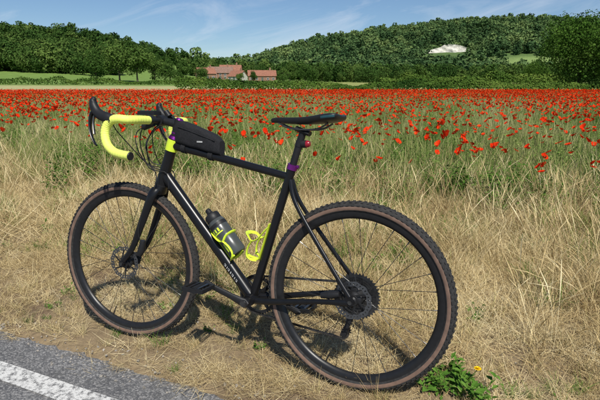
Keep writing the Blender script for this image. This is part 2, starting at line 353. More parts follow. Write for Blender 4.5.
# gravel and crumbs along the road edge
def stone(seed):
    r=np.random.default_rng(seed); v,f=box((0,0,.3),(1,1,.7)); v=v*r.uniform(.6,1.1,(8,1))+r.normal(0,.08,(8,3)); return v,np.array(f),np.zeros(6,int),np.full(8,.5)
n_=900; nn_=RNG.normal(-.19,.05,n_); nn_[:180]=RNG.uniform(-.9,-.2,180); nn_[180:380]=RNG.uniform(-.1,.5,200); tt_=RNG.uniform(-1.5,3.5,n_); x=CX+nn_*ND[0]+tt_*TD[0]; y=CY+nn_*ND[1]+tt_*TD[1]
z=np.maximum(ground(x,y),np.where(nn_<-.17,base(x,y)-.035,-9)); sc=RNG.uniform(.003,.011,n_)*np.where(nn_<-.3,.5,1)
bake('gravel',np.stack([x,y,z],1),rrot(n_,.5),sc,RNG.integers(0,5,n_),[stone(i) for i in range(5)],[STONE])

wd=[kind(leafplant(120+s,14,.46,.06,.16,18,.5)+[(blades(16,170+s,.2,(.3,.6),(0,.3),(0,.5),.004,K=3),1)]) for s in range(4)]
x,y=wedge(18,2.5,11,1.0); n,t_=nt(x,y); pr=np.exp(-((n-3.0)/.5)**2)*sst(.40,.60,vnoise(x,y,.9,31))*.9
pr=pr+ 1.0*np.exp(-((x-1.3)/.75)**2-((y-4.4)/.4)**2)
k_=RNG.uniform(0,1,len(x))<pr; x,y=x[k_],y[k_]
bake('green_weeds',np.stack([x,y,ground(x,y)],1),rrot(len(x),.1),RNG.uniform(.4,.95,len(x)),RNG.integers(0,4,len(x)),wd,[WEED,CROPS])

# wild field
cr=[]
for s in range(5): cr.append(kind(leafplant(300+s,7,.42,.05,.11,8,.3)+[(blades(14,330+s,.12,(.22,.45),(0,.35),(0,.6),.005,K=3),0)]))
for s in range(4): cr.append(kind([(blades(24,350+s,.13,(.30,.50),(0,.25),(0,.5),.004,K=3,head=1),1)]))
for s in range(4): cr.append(kind([(blades(56,370+s,.45,(.25,.45),(0,.4),(0,.6),.016,K=2),0),(blades(24,380+s,.45,(.32,.50),(0,.3),(0,.5),.010,K=2),1)]))
pts=[];idx=[];sc=[]
x,y=wedge(54,3.2,13,1.2); n,t_=nt(x,y); k_=(n>2.7+(vnoise(x,y,.6,33)-.5)*.9)&(RNG.uniform(0,1,len(x))<(1-.4*sst(7,13,y))*(.35+.65*sst(2.7,4.4,n))); x,y=x[k_],y[k_]
g=vnoise(x,y,1.3,34); isS=RNG.uniform(0,1,len(x))<.12+.42*g
add(x,y,np.where(isS,RNG.integers(5,9,len(x)),RNG.integers(0,5,len(x))),RNG.uniform(.55,1.08,len(x)))
x,y=wedge(7,13,27,2); g=vnoise(x,y,2.5,34); isS=RNG.uniform(0,1,len(x))<.2+.45*g
add(x,y,np.where(isS,RNG.integers(5,9,len(x)),RNG.integers(0,5,len(x))),RNG.uniform(.9,1.25,len(x)))
x,y=wedge(3.2,11,30,3); add(x,y,RNG.integers(9,13,len(x)),RNG.uniform(.8,1.1,len(x)))
x,y=wedge(1.5,30,61,4); add(x,y,RNG.integers(9,13,len(x)),np.full(len(x),1.1))
pts=np.concatenate(pts);idx=np.concatenate(idx);sc=np.concatenate(sc)
bake('wildflower_meadow',pts,rrot(len(pts),.08),sc,idx,cr,[CROP,CROPS])

# poppies
def poppy(seed,H,openness,lod=0):
    r=np.random.default_rng(seed); parts=[]
    top=np.array([r.normal(0,.03),r.normal(0,.03),H]); 
    if not lod:
        v,f=sweep(catmull([(0,0,0),(top[0]*.3,top[1]*.3,H*.5),top],3),.0016,3,cap=False); parts.append((v,f,1,np.full(len(v),.4)))
    tilt=r.uniform(-.7,.7,2); us=(.05,.4,.75,1) if not lod else (.05,.6,1); nj=5 if not lod else 3
    for p in range(4):
        a0=p*PI/2+r.normal(0,.1); Rr=.034*r.uniform(.85,1.15); Vp=[]
        for i,u in enumerate(us):
            for j,w_ in enumerate(np.linspace(-1,1,nj)):
                aa=a0+w_*.85*(.6+.4*u); rad=Rr*u*(1-.15*w_*w_); z=Rr*(openness*u**1.6)+(.006*math.sin(w_*7+p*2)*u)
                q=np.array([rad*math.cos(aa),rad*math.sin(aa),z+(.001 if p%2 else 0)]); 
                q[2]+=q[0]*tilt[0]+q[1]*tilt[1]; Vp.append(top+q)
        Fp=[(i*nj+j,i*nj+j+1,(i+1)*nj+j+1,(i+1)*nj+j) for i in range(len(us)-1) for j in range(nj-1)]
        parts.append((np.array(Vp),Fp,0,np.full(len(Vp),r.uniform(0,1))))
    if not lod:
        v,f=lathe([(.0,.0),(.006,.001),(.007,.006),(.0,.009)],5,top+np.array([0,0,.002]),(0,0,1)); parts.append((v,f,2,np.full(len(v),.5)))
    V,F,M,A=merge(parts); return V,np.array(F),np.array(M),A
PK=[poppy(s,H,o) for s,H,o in ((1,.56,.6),(2,.50,.9),(3,.60,.5),(4,.53,1.2),(5,.44,.75),(6,.47,.4),(7,.57,.2))]+[poppy(s,H,o,1) for s,H,o in ((11,.54,.9),(12,.50,1.1),(13,.58,.8),(14,.47,1.2))]
pts=[];idx=[];sc=[]
def pop(d,y0,y1,m,lo,hi,nmin,smin,smax,far=0,mn=.15):
    x,y=wedge(d,y0,y1,m); n,_=nt(x,y); p=mn+(1-mn)*sst(lo,hi,.6*vnoise(x,y*.6,4,41)+.4*vnoise(x,y,1.1,42)); k_=(n>nmin)&(RNG.uniform(0,1,len(x))<p*(.35+.65*sst(nmin,nmin+1.2,n))); x,y=x[k_],y[k_]
    add(x,y,RNG.integers(7,11,len(x)) if far else RNG.integers(0,7,len(x)),RNG.uniform(smin,smax,len(x)))
pop(26,3.2,7.5,1.5,.3,.7,2.7,.70,1.05,0,.25)
pop(27,7.5,13,1.5,.25,.65,3.0,.78,1.08,0,.25)
pop(22,13,28,3,.25,.65,3.6,.85,1.12,1,.28)
pop(13,28,60,4,.2,.55,3.6,.95,1.25,1,.35)
pts=np.concatenate(pts);idx=np.concatenate(idx);sc=np.concatenate(sc)
bake('poppy_flowers',pts,rrot(len(pts),.08),sc,idx,PK,[POPPY,CROP,POPC],True)

# dandelion
parts=[]
lp=leafplant(501,26,.12,.050,.085,9,1.1)
for s,mi in lp: parts.append((s[0],s[1],0,s[2]))
for (fx,fy,h) in ((.07,-.02,.11),):
    v,f=sweep([(fx*.3,fy*.3,0),(fx,fy,h)],.0015,5); parts.append((v,f,0,np.full(len(v),.5)))
    for ring,(rr,zz,np_) in enumerate(((.013,.002,16),(.009,.005,12),(.005,.007,8))):
        for i in range(np_):
            a=2*PI*i/np_+ring*.2; c,s=math.cos(a),math.sin(a); w_=.002
            parts.append((np.array([(fx-s*w_,fy+c*w_,h),(fx+s*w_,fy-c*w_,h),(fx+c*rr+s*w_,fy+s*rr-c*w_,h+zz),(fx+c*rr-s*w_,fy+s*rr+c*w_,h+zz)]),[(0,1,2,3)],1,np.full(4,.5)))
V,F,M,A=merge(parts); o=obj('dandelion_plant',mesh_np('dandelion_plant',V,F,[WEED,YEL],M,A,False,np.full(len(V),.5)))
px,py=.57,1.54; o.location=(px,py,float(ground(px,py)))

# ---------------------------------------------------------------- trees
def crown(seed,H,W,nb,nl,leaf,low=.12,lump_=.10):
    r=np.random.default_rng(seed)
    zc=H*(low+ (1-low)/2); rz_=H*(1-low)/2; C=[];Rb=[]
    for i in range(nb):
        d=r.normal(0,1,3); d/=np.linalg.norm(d); q=r.uniform(.25,.80)
        wz=(1-.35*max(d[2],0))
        C.append((d[0]*W/2*q*wz,d[1]*W/2*q*wz,zc+d[2]*rz_*q)); Rb.append(W*r.uniform(.09,.22))
    C=np.array(C);Rb=np.array(Rb); bv=r.uniform(0,1,nb)
    w_=Rb**2; i=r.choice(nb,nl,p=w_/w_.sum())
    d=r.normal(0,1,(nl,3)); d[:,2]+=.25; d/=np.linalg.norm(d,axis=1)[:,None]
    lump=1+.18*np.sin(d[:,0]*5+i)*np.sin(d[:,1]*5+i*2)+r.normal(0,lump_,nl)
    P=C[i]+d*(Rb[i]*lump)[:,None]*np.array([1,1,.85]); P[:,2]=np.maximum(P[:,2],H*low*.5)
    nn=d+r.normal(0,.55,(nl,3)); nn/=np.linalg.norm(nn,axis=1)[:,None]
    a=np.cross(nn,r.normal(0,1,(nl,3))); a/=np.linalg.norm(a,axis=1)[:,None]; b=np.cross(nn,a); L=(leaf*r.uniform(.5,1.2,nl))[:,None]
    V=np.stack([P-a*L*.6,P-b*L*.38+nn*L*.1,P+a*L*.6,P+b*L*.38+nn*L*.1],1).reshape(-1,3); F=np.arange(nl*4).reshape(-1,4)
    v=np.repeat(.55*bv[i]+.45*r.uniform(0,1,nl),4)
    return V,F,v,C,r
def tree_mesh(name,seed,H,W,nb,nl,leaf,mat,low=.12):
    V,F,v,C,r=crown(seed,H,W,nb,nl,leaf,low)
    tv,tf=sweep([(0,0,-.5),(W*.01,0,H*.15),(0,W*.01,H*.45),(0,0,H*.7)],[H*.028,H*.02,H*.014,H*.005],8); tparts=[(tv,tf)]
    for q in range(min(9,nb)):
        s0=np.array([0,0,H*r.uniform(.15,.45)]); tparts.append(sweep([s0,(s0+C[q])/2+np.array([0,0,-.02*H]),C[q]],[H*.011,H*.007,H*.002],5))
    Vt=[V];Ft=[tuple(map(int,f)) for f in F]; M=[0]*len(F); n_=len(V); A=[v]
    for tv,tf in tparts:
        Vt.append(tv); Ft+=[tuple(int(j)+n_ for j in f) for f in tf]; M+=[1]*len(tf); n_+=len(tv); A.append(np.full(len(tv),.5))
    return mesh_np(name,np.concatenate(Vt),Ft,[mat,BARK],M,np.concatenate(A))
def ckind(*a,**k_):
    V,F,v,C,r=crown(*a,**k_); return V,F,np.zeros(len(F),int),v
def pw(px,Y): return (px-300)*.971*Y/476
def put_tree(me,px,Y,name='deciduous_tree',s=1,rz_=0):
    o=obj(name,me); x=pw(px,Y); o.location=(x,Y,float(base(x,Y))-.3); o.scale=(s,s,s); o.rotation_euler=(0,0,rz_); return o
TN=[tree_mesh('big_tree',900+i,13,15,40,19000,.32,LEAFN,low=.04) for i in range(2)]
put_tree(TN[0],577,88,s=1.09); put_tree(TN[1],640,80,s=1.05,rz_=1.); put_tree(TN[1],534,150,s=.60,rz_=2.)
TM=[tree_mesh('mid_tree',920+i,13,w,22,4200,.60,LEAFM,low=.03) for i,w in enumerate((11,13,12,10,15))]
for i,(px,Y,top) in enumerate([(97,170,50),(120,195,43),(138,190,44),(155,200,54),(170,210,58),(184,215,60),(203,205,67),(222,290,62),(240,210,72),(262,300,63),(290,240,61),(305,225,63),(322,250,62),(312,200,66),(283,215,67),(254,225,71)]):
    x=pw(px,Y); b=float(base(x,Y)); ztop=CAMH+(83-top)*Y*.943/476
    put_tree(TM[i%5],px,Y,s=max((ztop-b+.3)/13,.2),rz_=i*1.7)
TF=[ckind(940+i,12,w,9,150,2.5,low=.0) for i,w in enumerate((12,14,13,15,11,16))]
TW=[ckind(960+i,13,w,14,620,1.15,low=.0) for i,w in enumerate((10,12,11,13))]
TL=[ckind(980+i,14,w,16,1100,.95,low=.0) for i,w in enumerate((11,13,12,14))]
P=[];S=[];I=[]
x=RNG.uniform(-420,-40,2400); y=RNG.uniform(238,520,2400); ratio=x/y
k_=(ratio<-.36-.10*(vnoise(x,y,60,50)-.5))&(RNG.uniform(0,1,len(x))<np.where(y<330,.9,.6)) ; x,y=x[k_],y[k_]; P.append(np.stack([x,y,base(x,y)-1],1)); S.append(RNG.uniform(.7,1.35,len(x))); I.append(np.where(y<330,RNG.integers(4,8,len(x)),RNG.integers(0,4,len(x))))
x=RNG.uniform(-160,330,1100); y=RNG.uniform(300,430,1100); k_=(x/y<.62)&(x/y>-.34)&(vnoise(x,y,45,51)>.30); x,y=x[k_],y[k_]; P.append(np.stack([x,y,base(x,y)-1],1)); S.append(RNG.uniform(.5,1.15,len(x))); I.append(RNG.integers(0,4,len(x)))
x=RNG.uniform(5,150,120); y=RNG.uniform(215,290,120); k_=(x/y<.6); x,y=x[k_],y[k_]; P.append(np.stack([x,y,base(x,y)-1],1)); S.append(RNG.uniform(.35,.8,len(x))); I.append(RNG.integers(4,8,len(x)))
P=np.concatenate(P);S=np.concatenate(S);I=np.concatenate(I)
bake('woodland',P,np.stack([0*S,0*S,RNG.uniform(0,6.28,len(S))],1),S,I,TW+TL,[LEAFW])
x=RNG.uniform(-560,900,10000); y=RNG.uniform(430,1120,10000)
mead=(vnoise(x,y,140,21)>.66)&(y>450)&(y<760)
pit=(x>147)&(x<240)&(y>594)&(y<670)&(vnoise(x,y,14,77)>.12)
k_=(np.abs(x/y)<.78)&(~mead)&(~pit); x,y=x[k_],y[k_]
S=RNG.uniform(.5,1.4,len(x))*(.75+.5*vnoise(x,y,50,23))
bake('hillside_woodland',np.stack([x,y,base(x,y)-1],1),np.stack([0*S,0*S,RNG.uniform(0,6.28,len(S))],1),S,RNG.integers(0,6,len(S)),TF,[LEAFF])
CH=simple('chalk',(.50,.48,.41),.9,noise=.4,nscale=.3)
nx,nz_=70,12; xs=np.linspace(155,230,nx); V=[]
for i,xx in enumerate(xs):
    e=math.sin(PI*i/(nx-1))**.35; topz=(6+7*float(vnoise(xx,0,11,61)))*e+.5; yb=661+8*float(vnoise(xx,3,14,62)); zb=float(base(xx,655))-2
    for j in range(nz_):
        f_=j/(nz_-1); V.append((xx,yb+f_*7+4*float(vnoise(xx,f_*15,4,63)),zb+f_*(topz+3)))
F=[(i*nz_+j,(i+1)*nz_+j,(i+1)*nz_+j+1,i*nz_+j+1) for i in range(nx-1) for j in range(nz_-1)]
obj('chalk_cliff',mesh_np('chalk_cliff',np.array(V),F,CH))

def hedge(name,pts_,Hh,Wd,nl,leaf,mat,seed):
    r=np.random.default_rng(seed); P=np.asarray(pts_,float); seg=np.linalg.norm(np.diff(P,axis=0),axis=1); cum=np.concatenate([[0],np.cumsum(seg)]); s=r.uniform(0,cum[-1],nl)
    x=np.interp(s,cum,P[:,0]); y=np.interp(s,cum,P[:,1]); hh=Hh*(.4+.6*vnoise(s,0*s,3.5,seed)+.45*vnoise(s,0*s,11,seed+1))
    a=r.uniform(0,PI,nl); rr=1+r.normal(0,.08,nl); px_=x+r.normal(0,.1,nl); py_=y+np.cos(a)*Wd/2*rr*(.7+.5*vnoise(s,0*s,2,seed+2)); pz=base(x,y)+np.abs(np.sin(a))**.6*hh*rr
    C=np.stack([px_,py_,pz],1); nn=np.stack([r.normal(0,.5,nl),np.cos(a)+r.normal(0,.5,nl),np.sin(a)+r.normal(0,.5,nl)],1); nn/=np.linalg.norm(nn,axis=1)[:,None]
    q=np.cross(nn,r.normal(0,1,(nl,3))); q/=np.linalg.norm(q,axis=1)[:,None]; b=np.cross(nn,q); L=(leaf*r.uniform(.5,1.2,nl))[:,None]
    V=np.stack([C-q*L*.6,C-b*L*.4,C+q*L*.6,C+b*L*.4],1).reshape(-1,3)
    v=np.repeat(.6*vnoise(s,pz*2,2.2,seed+3)+.4*r.uniform(0,1,nl),4)
    obj(name,mesh_np(name,V,np.arange(nl*4).reshape(-1,4),mat,None,v,False,np.full(nl*4,.5)))
hedge('hedgerow',[(pw(175,86),86),(pw(330,84),84),(pw(470,84),84),(pw(760,80),80)],1.6,2.5,26000,.30,HEDGE,70)
hedge('hedgerow',[(pw(-200,140),140),(pw(60,150),150),(pw(200,160),160)],1.8,3,9000,.45,HEDGE,77)
hedge('hedgerow',[(pw(380,130),130),(pw(560,120),120)],3.4,4,9000,.45,HEDGE,79)

# houses
BR=simple('brick_wall',(.27,.15,.10),.9,noise=.25,nscale=3); WH=simple('rendered_wall',(.5,.47,.41),.9,noise=.1,nscale=1)
TILE=simple('clay_tile',(.27,.115,.07),.85,noise=.35,nscale=2.5,bump=.3); TILE2=simple('weathered_tile',(.22,.13,.095),.85,noise=.35,nscale=2.5,bump=.3); GL=simple('window_glass',(.03,.04,.05),.1); FRM=simple('window_frame',(.6,.6,.57),.5); DR=simple('door_paint',(.08,.12,.10),.5)
def house(px,Y,L,W,eave,ridge,rot,wall,tile):
    x=pw(px,Y); e=bpy.data.objects.new('brick_house',None); scene.collection.objects.link(e); e.location=(x,Y,float(base(x,Y))-.3); e.rotation_euler=(0,0,rot)
    a,b=L/2,W/2
    V=np.array([(-a,-b,0),(a,-b,0),(a,b,0),(-a,b,0),(-a,-b,eave),(a,-b,eave),(a,b,eave),(-a,b,eave),(-a,0,ridge-.15),(a,0,ridge-.15)],float)
    F=[(0,1,5,4),(2,3,7,6),(1,2,6,9,5),(3,0,4,8,7)]
    obj('walls',mesh_np('walls',V,F,wall),e)
    ov=.4; s=(ridge-eave)/b; parts=[]
    for sg in(-1,1):
        V=np.array([(-a-ov,sg*(b+ov),eave-s*ov+.05),(a+ov,sg*(b+ov),eave-s*ov+.05),(a+ov,0,ridge+.05),(-a-ov,0,ridge+.05)]); V2=V-np.array([0,0,.18]); parts.append((np.concatenate([V,V2]),[(0,1,2,3),(7,6,5,4),(0,4,5,1),(1,5,6,2),(3,7,4,0)],0))
    V,F,M,A=merge(parts); obj('roof',mesh_np('roof',V,F,tile),e)
    v,f=box((a*.6,.0,ridge+.3),(.9,.7,1.6)); v2,f2=box((a*.6,0,ridge+1.3),(.4,.4,.45)); V,F,M,A=merge([(v,f,0),(v2,f2,1)]); obj('chimney',mesh_np('chimney',V,F,[BR,TILE],M),e)
    pf=[];pg=[]
    nw=max(2,int(L/2.6))
    for zc in ([1.4,eave-1.1] if eave>4 else [1.4]):
        for i in range(nw):
            xx=-a+(i+.5)*L/nw
            if zc<2 and i==nw//2: continue
            v,f=box((xx,-b-.02,zc),(1.2,.10,1.2)); pf.append((v,f,0)); v,f=box((xx-.27,-b-.06,zc),(.45,.06,1.0)); pg.append((v,f,0)); v,f=box((xx+.27,-b-.06,zc),(.45,.06,1.0)); pg.append((v,f,0))
    V,F,M,A=merge(pf); obj('window_frames',mesh_np('wf',V,F,FRM),e); V,F,M,A=merge(pg); obj('windows',mesh_np('wg',V,F,GL),e)
    v,f=box((-a+(nw//2+.5)*L/nw,-b-.03,1.05),(1.0,.1,2.1)); obj('door',mesh_np('door',v,f,DR),e)
house(206,262,9,7,3.6,6.4,.5,BR,TILE); house(221,270,13,7,4.2,7.2,.10,BR,TILE2); house(238,255,8,6,2.8,5.4,-.6,WH,TILE); house(262,272,15,7,3.2,6.0,.15,BR,TILE); house(231,288,12,7,5.2,8.4,.2,BR,TILE)

# ---------------------------------------------------------------- bicycle
bike=bpy.data.objects.new('bicycle',None); scene.collection.objects.link(bike)
bike.matrix_world=Matrix.Translation((CX,CY,0.0))@Matrix.Rotation(YAW,4,'Z')@Matrix.Rotation(SLOPE,4,'Y')@Matrix.Rotation(LEAN,4,'X')
FR=simple('frame_satin_black',(.008,.008,.009),.30,noise=.1,spec=.35)
BK=simple('black_plastic',(.013,.013,.014),.5,spec=.35); RUB=simple('tyre_rubber',(.032,.031,.030),.85,noise=.35,nscale=90,spec=.25); TAN=simple('tan_sidewall',(.17,.105,.075),.8,noise=.25,nscale=40)
RIM=simple('rim_black',(.014,.014,.015),.35,spec=.35); STL=simple('steel',(.20,.20,.205),.4,1); DST=simple('dark_steel',(.14,.135,.13),.4,1,noise=.3); SPK=simple('spoke_black',(.05,.05,.05),.35,.6)
NEON=simple('neon_yellow_tape',(.78,.86,.16),.6,noise=.06,nscale=120,bump=.3); NEON2=simple('neon_yellow_plastic',(.66,.82,.05),.35,noise=.03)
PUR=simple('purple_anodised',(.22,.03,.25),.3,.8); TEAL=simple('teal_trim',(.02,.09,.11),.5); RED=simple('red_lens',(.25,.01,.02),.2); WHD=simple('pale_decal',(.42,.42,.41),.5)
SMK=simple('bottle_smoke_grey',(.06,.065,.063),.3,noise=.1,nscale=15); FAB=simple('bag_fabric',(.016,.016,.018),.85,noise=.3,nscale=200,bump=.4,spec=.25); CHN=simple('chain',(.14,.13,.12),.4,1,noise=.4)
SAD=simple('saddle_cover',(.014,.014,.015),.42,spec=.4)
WB=.0127; A0=np.array([.988+WB,0,.335]); AX=np.array([-.3256,0,.9455]); AX/=np.linalg.norm(AX)
ST=np.array([-math.cos(math.radians(73.5)),0,math.sin(math.radians(73.5))]); BB=np.array([.424,0,.281]); RH=np.array([0,0,.353]); FH=np.array([1.035+WB,0,.353])
SM=Matrix.Translation(A0)@Matrix.Rotation(STEER,4,Vector(AX))@Matrix.Translation(-Vector(A0))
def part(name,parts,mats,steer=False,smooth=True):
    if isinstance(parts,tuple): parts=[(parts[0],parts[1],0)]
    V,F,M,A=merge(parts); me=mesh_np(name,V,F,mats,M,None,smooth)
    if smooth:
        try: me.set_sharp_from_angle(angle=math.radians(40))
        except Exception: pass
    o=obj(name,me,bike)
    if steer: o.matrix_basis=SM
    return o
def S(*a,**k_): return sweep(*a,**k_)
def wheel(prefix,C,steer,rear):
    R0,r0=.3315,.0208
    prof=[(R0+r0*math.cos(a),r0*math.sin(a)) for a in np.linspace(-PI,PI,41)[:-1]]
    V,F=lathe(prof,120,C,closed=True); K=40; M=[]
    angs=np.linspace(-PI,PI,41)
    for i in range(120):
        for k2 in range(K):
            a=abs((angs[k2]+angs[k2+1])/2); M.append(0 if a<math.radians(80) else (1 if a<math.radians(121) else 0))
    kn=[]
    nk=104
    for row,(ang,w_,l_) in enumerate(((-1.2,.006,.010),(-.65,.005,.008),(0,.006,.009),(.65,.005,.008),(1.2,.006,.010))):
        for i in range(nk):
            a=2*PI*(i+.5*(row%2))/nk
            rr=R0+(r0+.0008)*math.cos(ang); yy=(r0+.0008)*math.sin(ang)
            er=np.array([math.cos(a),0,math.sin(a)]); et=np.array([-math.sin(a),0,math.cos(a)]); ey=np.array([0,1,0.])
            nrm=er*math.cos(ang)+ey*math.sin(ang); sd=-er*math.sin(ang)+ey*math.cos(ang)
            Rm=np.stack([et,sd,nrm],1); kn.append(box(C+er*rr+ey*yy,(l_,w_,.004),Rm))
    kv=np.concatenate([q[0] for q in kn]); kf=[tuple(j+8*i for j in f) for i,q in enumerate(kn) for f in q[1]]
    Vm=np.concatenate([V,kv]); Fm=[tuple(f) for f in F]+[tuple(j+len(V) for j in f) for f in kf]; M+=[0]*len(kf)
    me=mesh_np(prefix+'_tyre',Vm,Fm,[RUB,TAN],M,None,True); me.set_sharp_from_angle(angle=math.radians(40)); o=obj(prefix+'_tyre',me,bike)
    if steer:o.matrix_basis=SM
    part(prefix+'_rim',lathe([(.319,.013),(.319,-.013),(.303,-.0135),(.292,-.007),(.289,0),(.292,.007),(.303,.0135)],120,C,closed=True),[RIM],steer)
    sp=[]; fl=.029 if not rear else .027; yl=(.026,-.030) if not rear else (.030,-.018)
    for side in(0,1):
        for i in range(14):
            ar=2*PI*(i*2+side)/28; ah=ar+(1 if i%2 else -1)*1.15
            p0=C+np.array([fl*math.cos(ah),yl[side]+(.002 if i%2 else -.002),fl*math.sin(ah)]); p1=C+np.array([.290*math.cos(ar),0,.290*math.sin(ar)])
            sp.append((*S([p0,p1],.0012,segs=5),0)); 
            dd=(p0-p1)/np.linalg.norm(p0-p1); sp.append((*S([p1,p1+dd*.013],.0021,segs=5),1))
    part(prefix+'_spokes',sp,[SPK,DST],steer)
    part(prefix+'_hub',[(*lathe([(0,-.052),(.010,-.052),(.011,yl[1]-.006),(.031,yl[1]-.003),(.031,yl[1]+.001),(.014,yl[1]+.008),(.012,0),(.014,yl[0]-.008),(.031,yl[0]-.001),(.031,yl[0]+.003),(.018,yl[0]+.008),(.010,.050),(.006,.052),(0,.052)],28,C),0)],[BK],steer)
    va=-1.2; part(prefix+'_valve',[(*S([C+np.array([.292*math.cos(va),0,.292*math.sin(va)]),C+np.array([.245*math.cos(va),0,.245*math.sin(va)])],[.0028,.0022],segs=8),0)],[BK],steer)
    yr=.040; rows=(.056,.061,.068,.073) if not rear else (.052,.058,.064,.070); NN=96; V=[];F=[]
    for i in range(NN):
        a=2*PI*i/NN
        for rr in rows:
            w_=.0018*math.sin(a*12) if rr in(rows[0],rows[-1]) else 0
            V.append(C+np.array([(rr+w_)*math.cos(a+(rr-.06)*4),yr,(rr+w_)*math.sin(a+(rr-.06)*4)]))
    for i in range(NN):
        for k2 in range(3):
            if k2==1 and i%3==0: continue
            F.append((i*4+k2,i*4+k2+1,((i+1)%NN)*4+k2+1,((i+1)%NN)*4+k2))
    ps=[(np.array(V),F,0)]
    for i in range(6):
        a=2*PI*i/6; ps.append((*S([C+np.array([.02*math.cos(a),yr,.02*math.sin(a)]),C+np.array([(rows[0]+.002)*math.cos(a+.5),yr,(rows[0]+.002)*math.sin(a+.5)])],[(.0012,.005),(.0012,.003)],segs=6),1))
    ps.append((*lathe([(0,yr+.003),(.020,yr+.003),(.022,yr),(.022,yr-.003)],24,C),1))
    part(prefix+'_brake_rotor',ps,[STL,BK],steer)
wheel('rear',RH,False,True); wheel('front',FH,True,False)
def cog(C,rad,y,teeth,hole,th=.0018):
    N=teeth*4; V=[];F=[]
    for i in range(N):
        a=2*PI*i/N; ro=rad+(.0028 if i%4 in(0,1) else -.0028)
        for rr,yy in((hole,y-th/2),(ro,y-th/2),(ro,y+th/2),(hole,y+th/2)): V.append(C+np.array([rr*math.cos(a),yy,rr*math.sin(a)]))
    for i in range(N):
        for k2 in range(4): F.append((i*4+k2,i*4+(k2+1)%4,((i+1)%N)*4+(k2+1)%4,((i+1)%N)*4+k2))
    return np.array(V),F
cs=[]
for i in range(11):
    te=[11,13,15,17,19,21,24,28,32,37,42][i]; rad=te*.0127/(2*PI); cs.append((*cog(RH,rad,-.046+i*.0033,te,max(rad-.014,.010)),0))
for i in range(5):
    a=2*PI*i/5+.3; cs.append((*S([RH+np.array([.015*math.cos(a),-.018,.015*math.sin(a)]),RH+np.array([.074*math.cos(a+.25),-.016,.074*math.sin(a+.25)])],[(.002,.007),(.0015,.004)],segs=6),1))
cs.append((*lathe([(.017,-.047),(.020,-.03),(.022,-.015)],24,RH),1))
part('cassette',cs,[DST,BK])
D=lambda s:BB+ST*s
HT=lambda s:A0+AX*s
fr=[]
fr.append((*S([HT(.395),HT(.43),HT(.50),HT(.565),HT(.60)],[.027,.025,.0225,.0225,.0245],segs=20),0))
dt0,dt1=HT(.435)+np.array([-.012,0,-.004]),BB+np.array([.004,0,.006])
fr.append((*S(catmull([dt0,dt0*.7+dt1*.3,dt0*.3+dt1*.7,dt1],4),[(.023,.026),(.021,.024),(.022,.024),(.027,.024)],segs=20),0))
tt0,tt1=HT(.572)+np.array([-.008,0,0]),D(.515)
fr.append((*S(catmull([tt0,tt0*.6+tt1*.4,tt1],6),[(.019,.021),(.018,.016),(.015,.014)],segs=18),0))
fr.append((*S([D(0),D(.2),D(.4),D(.553)],[(.022,.017),(.018,.017),(.0165,.0165),(.0170,.0170)],segs=18),0))
fr.append((*lathe([(.0,-.044),(.022,-.044),(.0235,-.040),(.0235,.040),(.022,.044),(0,.044)],28,BB),0))
for sg in(1,-1):
    fr.append((*S(catmull([D(.505)+np.array([-.010,sg*.008,0]),np.array([.235,sg*.022,.672]),np.array([.09,sg*.050,.478]),np.array([.005,sg*.066,.372])],6),[(.008,.010),(.0065,.0085),(.0065,.0085),(.007,.009)],segs=12),0))
    fr.append((*S(catmull([BB+np.array([-.01,sg*.024,.0]),np.array([.33,sg*.036,.292]),np.array([.12,sg*.058,.334]),np.array([.008,sg*.067,.350])],6),[(.010,.015),(.008,.013),(.0065,.010),(.006,.012)],segs=12),0))
    fr.append((*S([np.array([0,sg*.060,.355]),np.array([0,sg*.072,.355])],.014,segs=14),0))
    fr.append((*S([np.array([.004,sg*.066,.378]),np.array([.012,sg*.066,.342])],[(.005,.013),(.005,.016)],segs=10),0))
    fr.append((*S([np.array([0,sg*.071,.355]),np.array([0,sg*.0755,.355])],.008,segs=12),1))
part('frame',fr,[FR,DST])
dc=[]
dd=(dt1-dt0); L_=np.linalg.norm(dd); dd/=L_; up=np.cross(dd,[0,1,0]); up=up/np.linalg.norm(up)
for i,(s,w_,h_) in enumerate([(.455,.010,.009),(.468,.004,.009),(.479,.009,.009),(.493,.005,.009),(.506,.010,.009),(.520,.004,.009),(.532,.009,.009)]):
    c=dt0+dd*s+np.array([0,.0262,0]); q=[c-dd*w_/2-up*h_/2,c+dd*w_/2-up*h_/2,c+dd*(w_/2+.003)+up*h_/2,c-dd*(w_/2-.003)+up*h_/2]
    dc.append((np.array(q),[(0,1,2,3)],0)); 
    c2=c+np.array([0,.0006,0]); q=[c2-dd*w_/4-up*h_/4,c2+dd*w_/4-up*h_/4,c2+dd*w_/4+up*h_/4,c2-dd*w_/4+up*h_/4]
    if w_>.006: dc.append((np.array(q),[(0,1,2,3)],1))
part('frame_lettering',dc,[WHD,FR],smooth=False)
fk=[]
fk.append((*S([HT(.355),HT(.372),HT(.392)],[(.040,.024),(.034,.026),(.027,.027)],segs=18),0))
for sg in(1,-1):
    fk.append((*S(catmull([HT(.375)+np.array([0,sg*.028,0]),HT(.34)+np.array([.004,sg*.044,0]),HT(.22)+np.array([.012,sg*.050,0]),HT(.10)+np.array([.024,sg*.052,0]),FH+np.array([-.004,sg*.055,.012])],6),[(.013,.021),(.0125,.020),(.0105,.017),(.008,.013),(.006,.011)],segs=14),0))
    fk.append((*S([FH+np.array([0,sg*.048,0]),FH+np.array([0,sg*.062,0])],.013,segs=14),0)); fk.append((*S([FH+np.array([0,sg*.061,0]),FH+np.array([0,sg*.066,0])],.008,segs=12),1))
part('fork',fk,[FR,DST],True)
part('front_brake_caliper',[(*S([HT(.07)+np.array([-.020,.050,0]),HT(.10)+np.array([-.024,.050,0]),HT(.14)+np.array([-.018,.050,0])],[(.013,.012),(.016,.017),(.010,.010)],segs=12),0)],[BK],True)
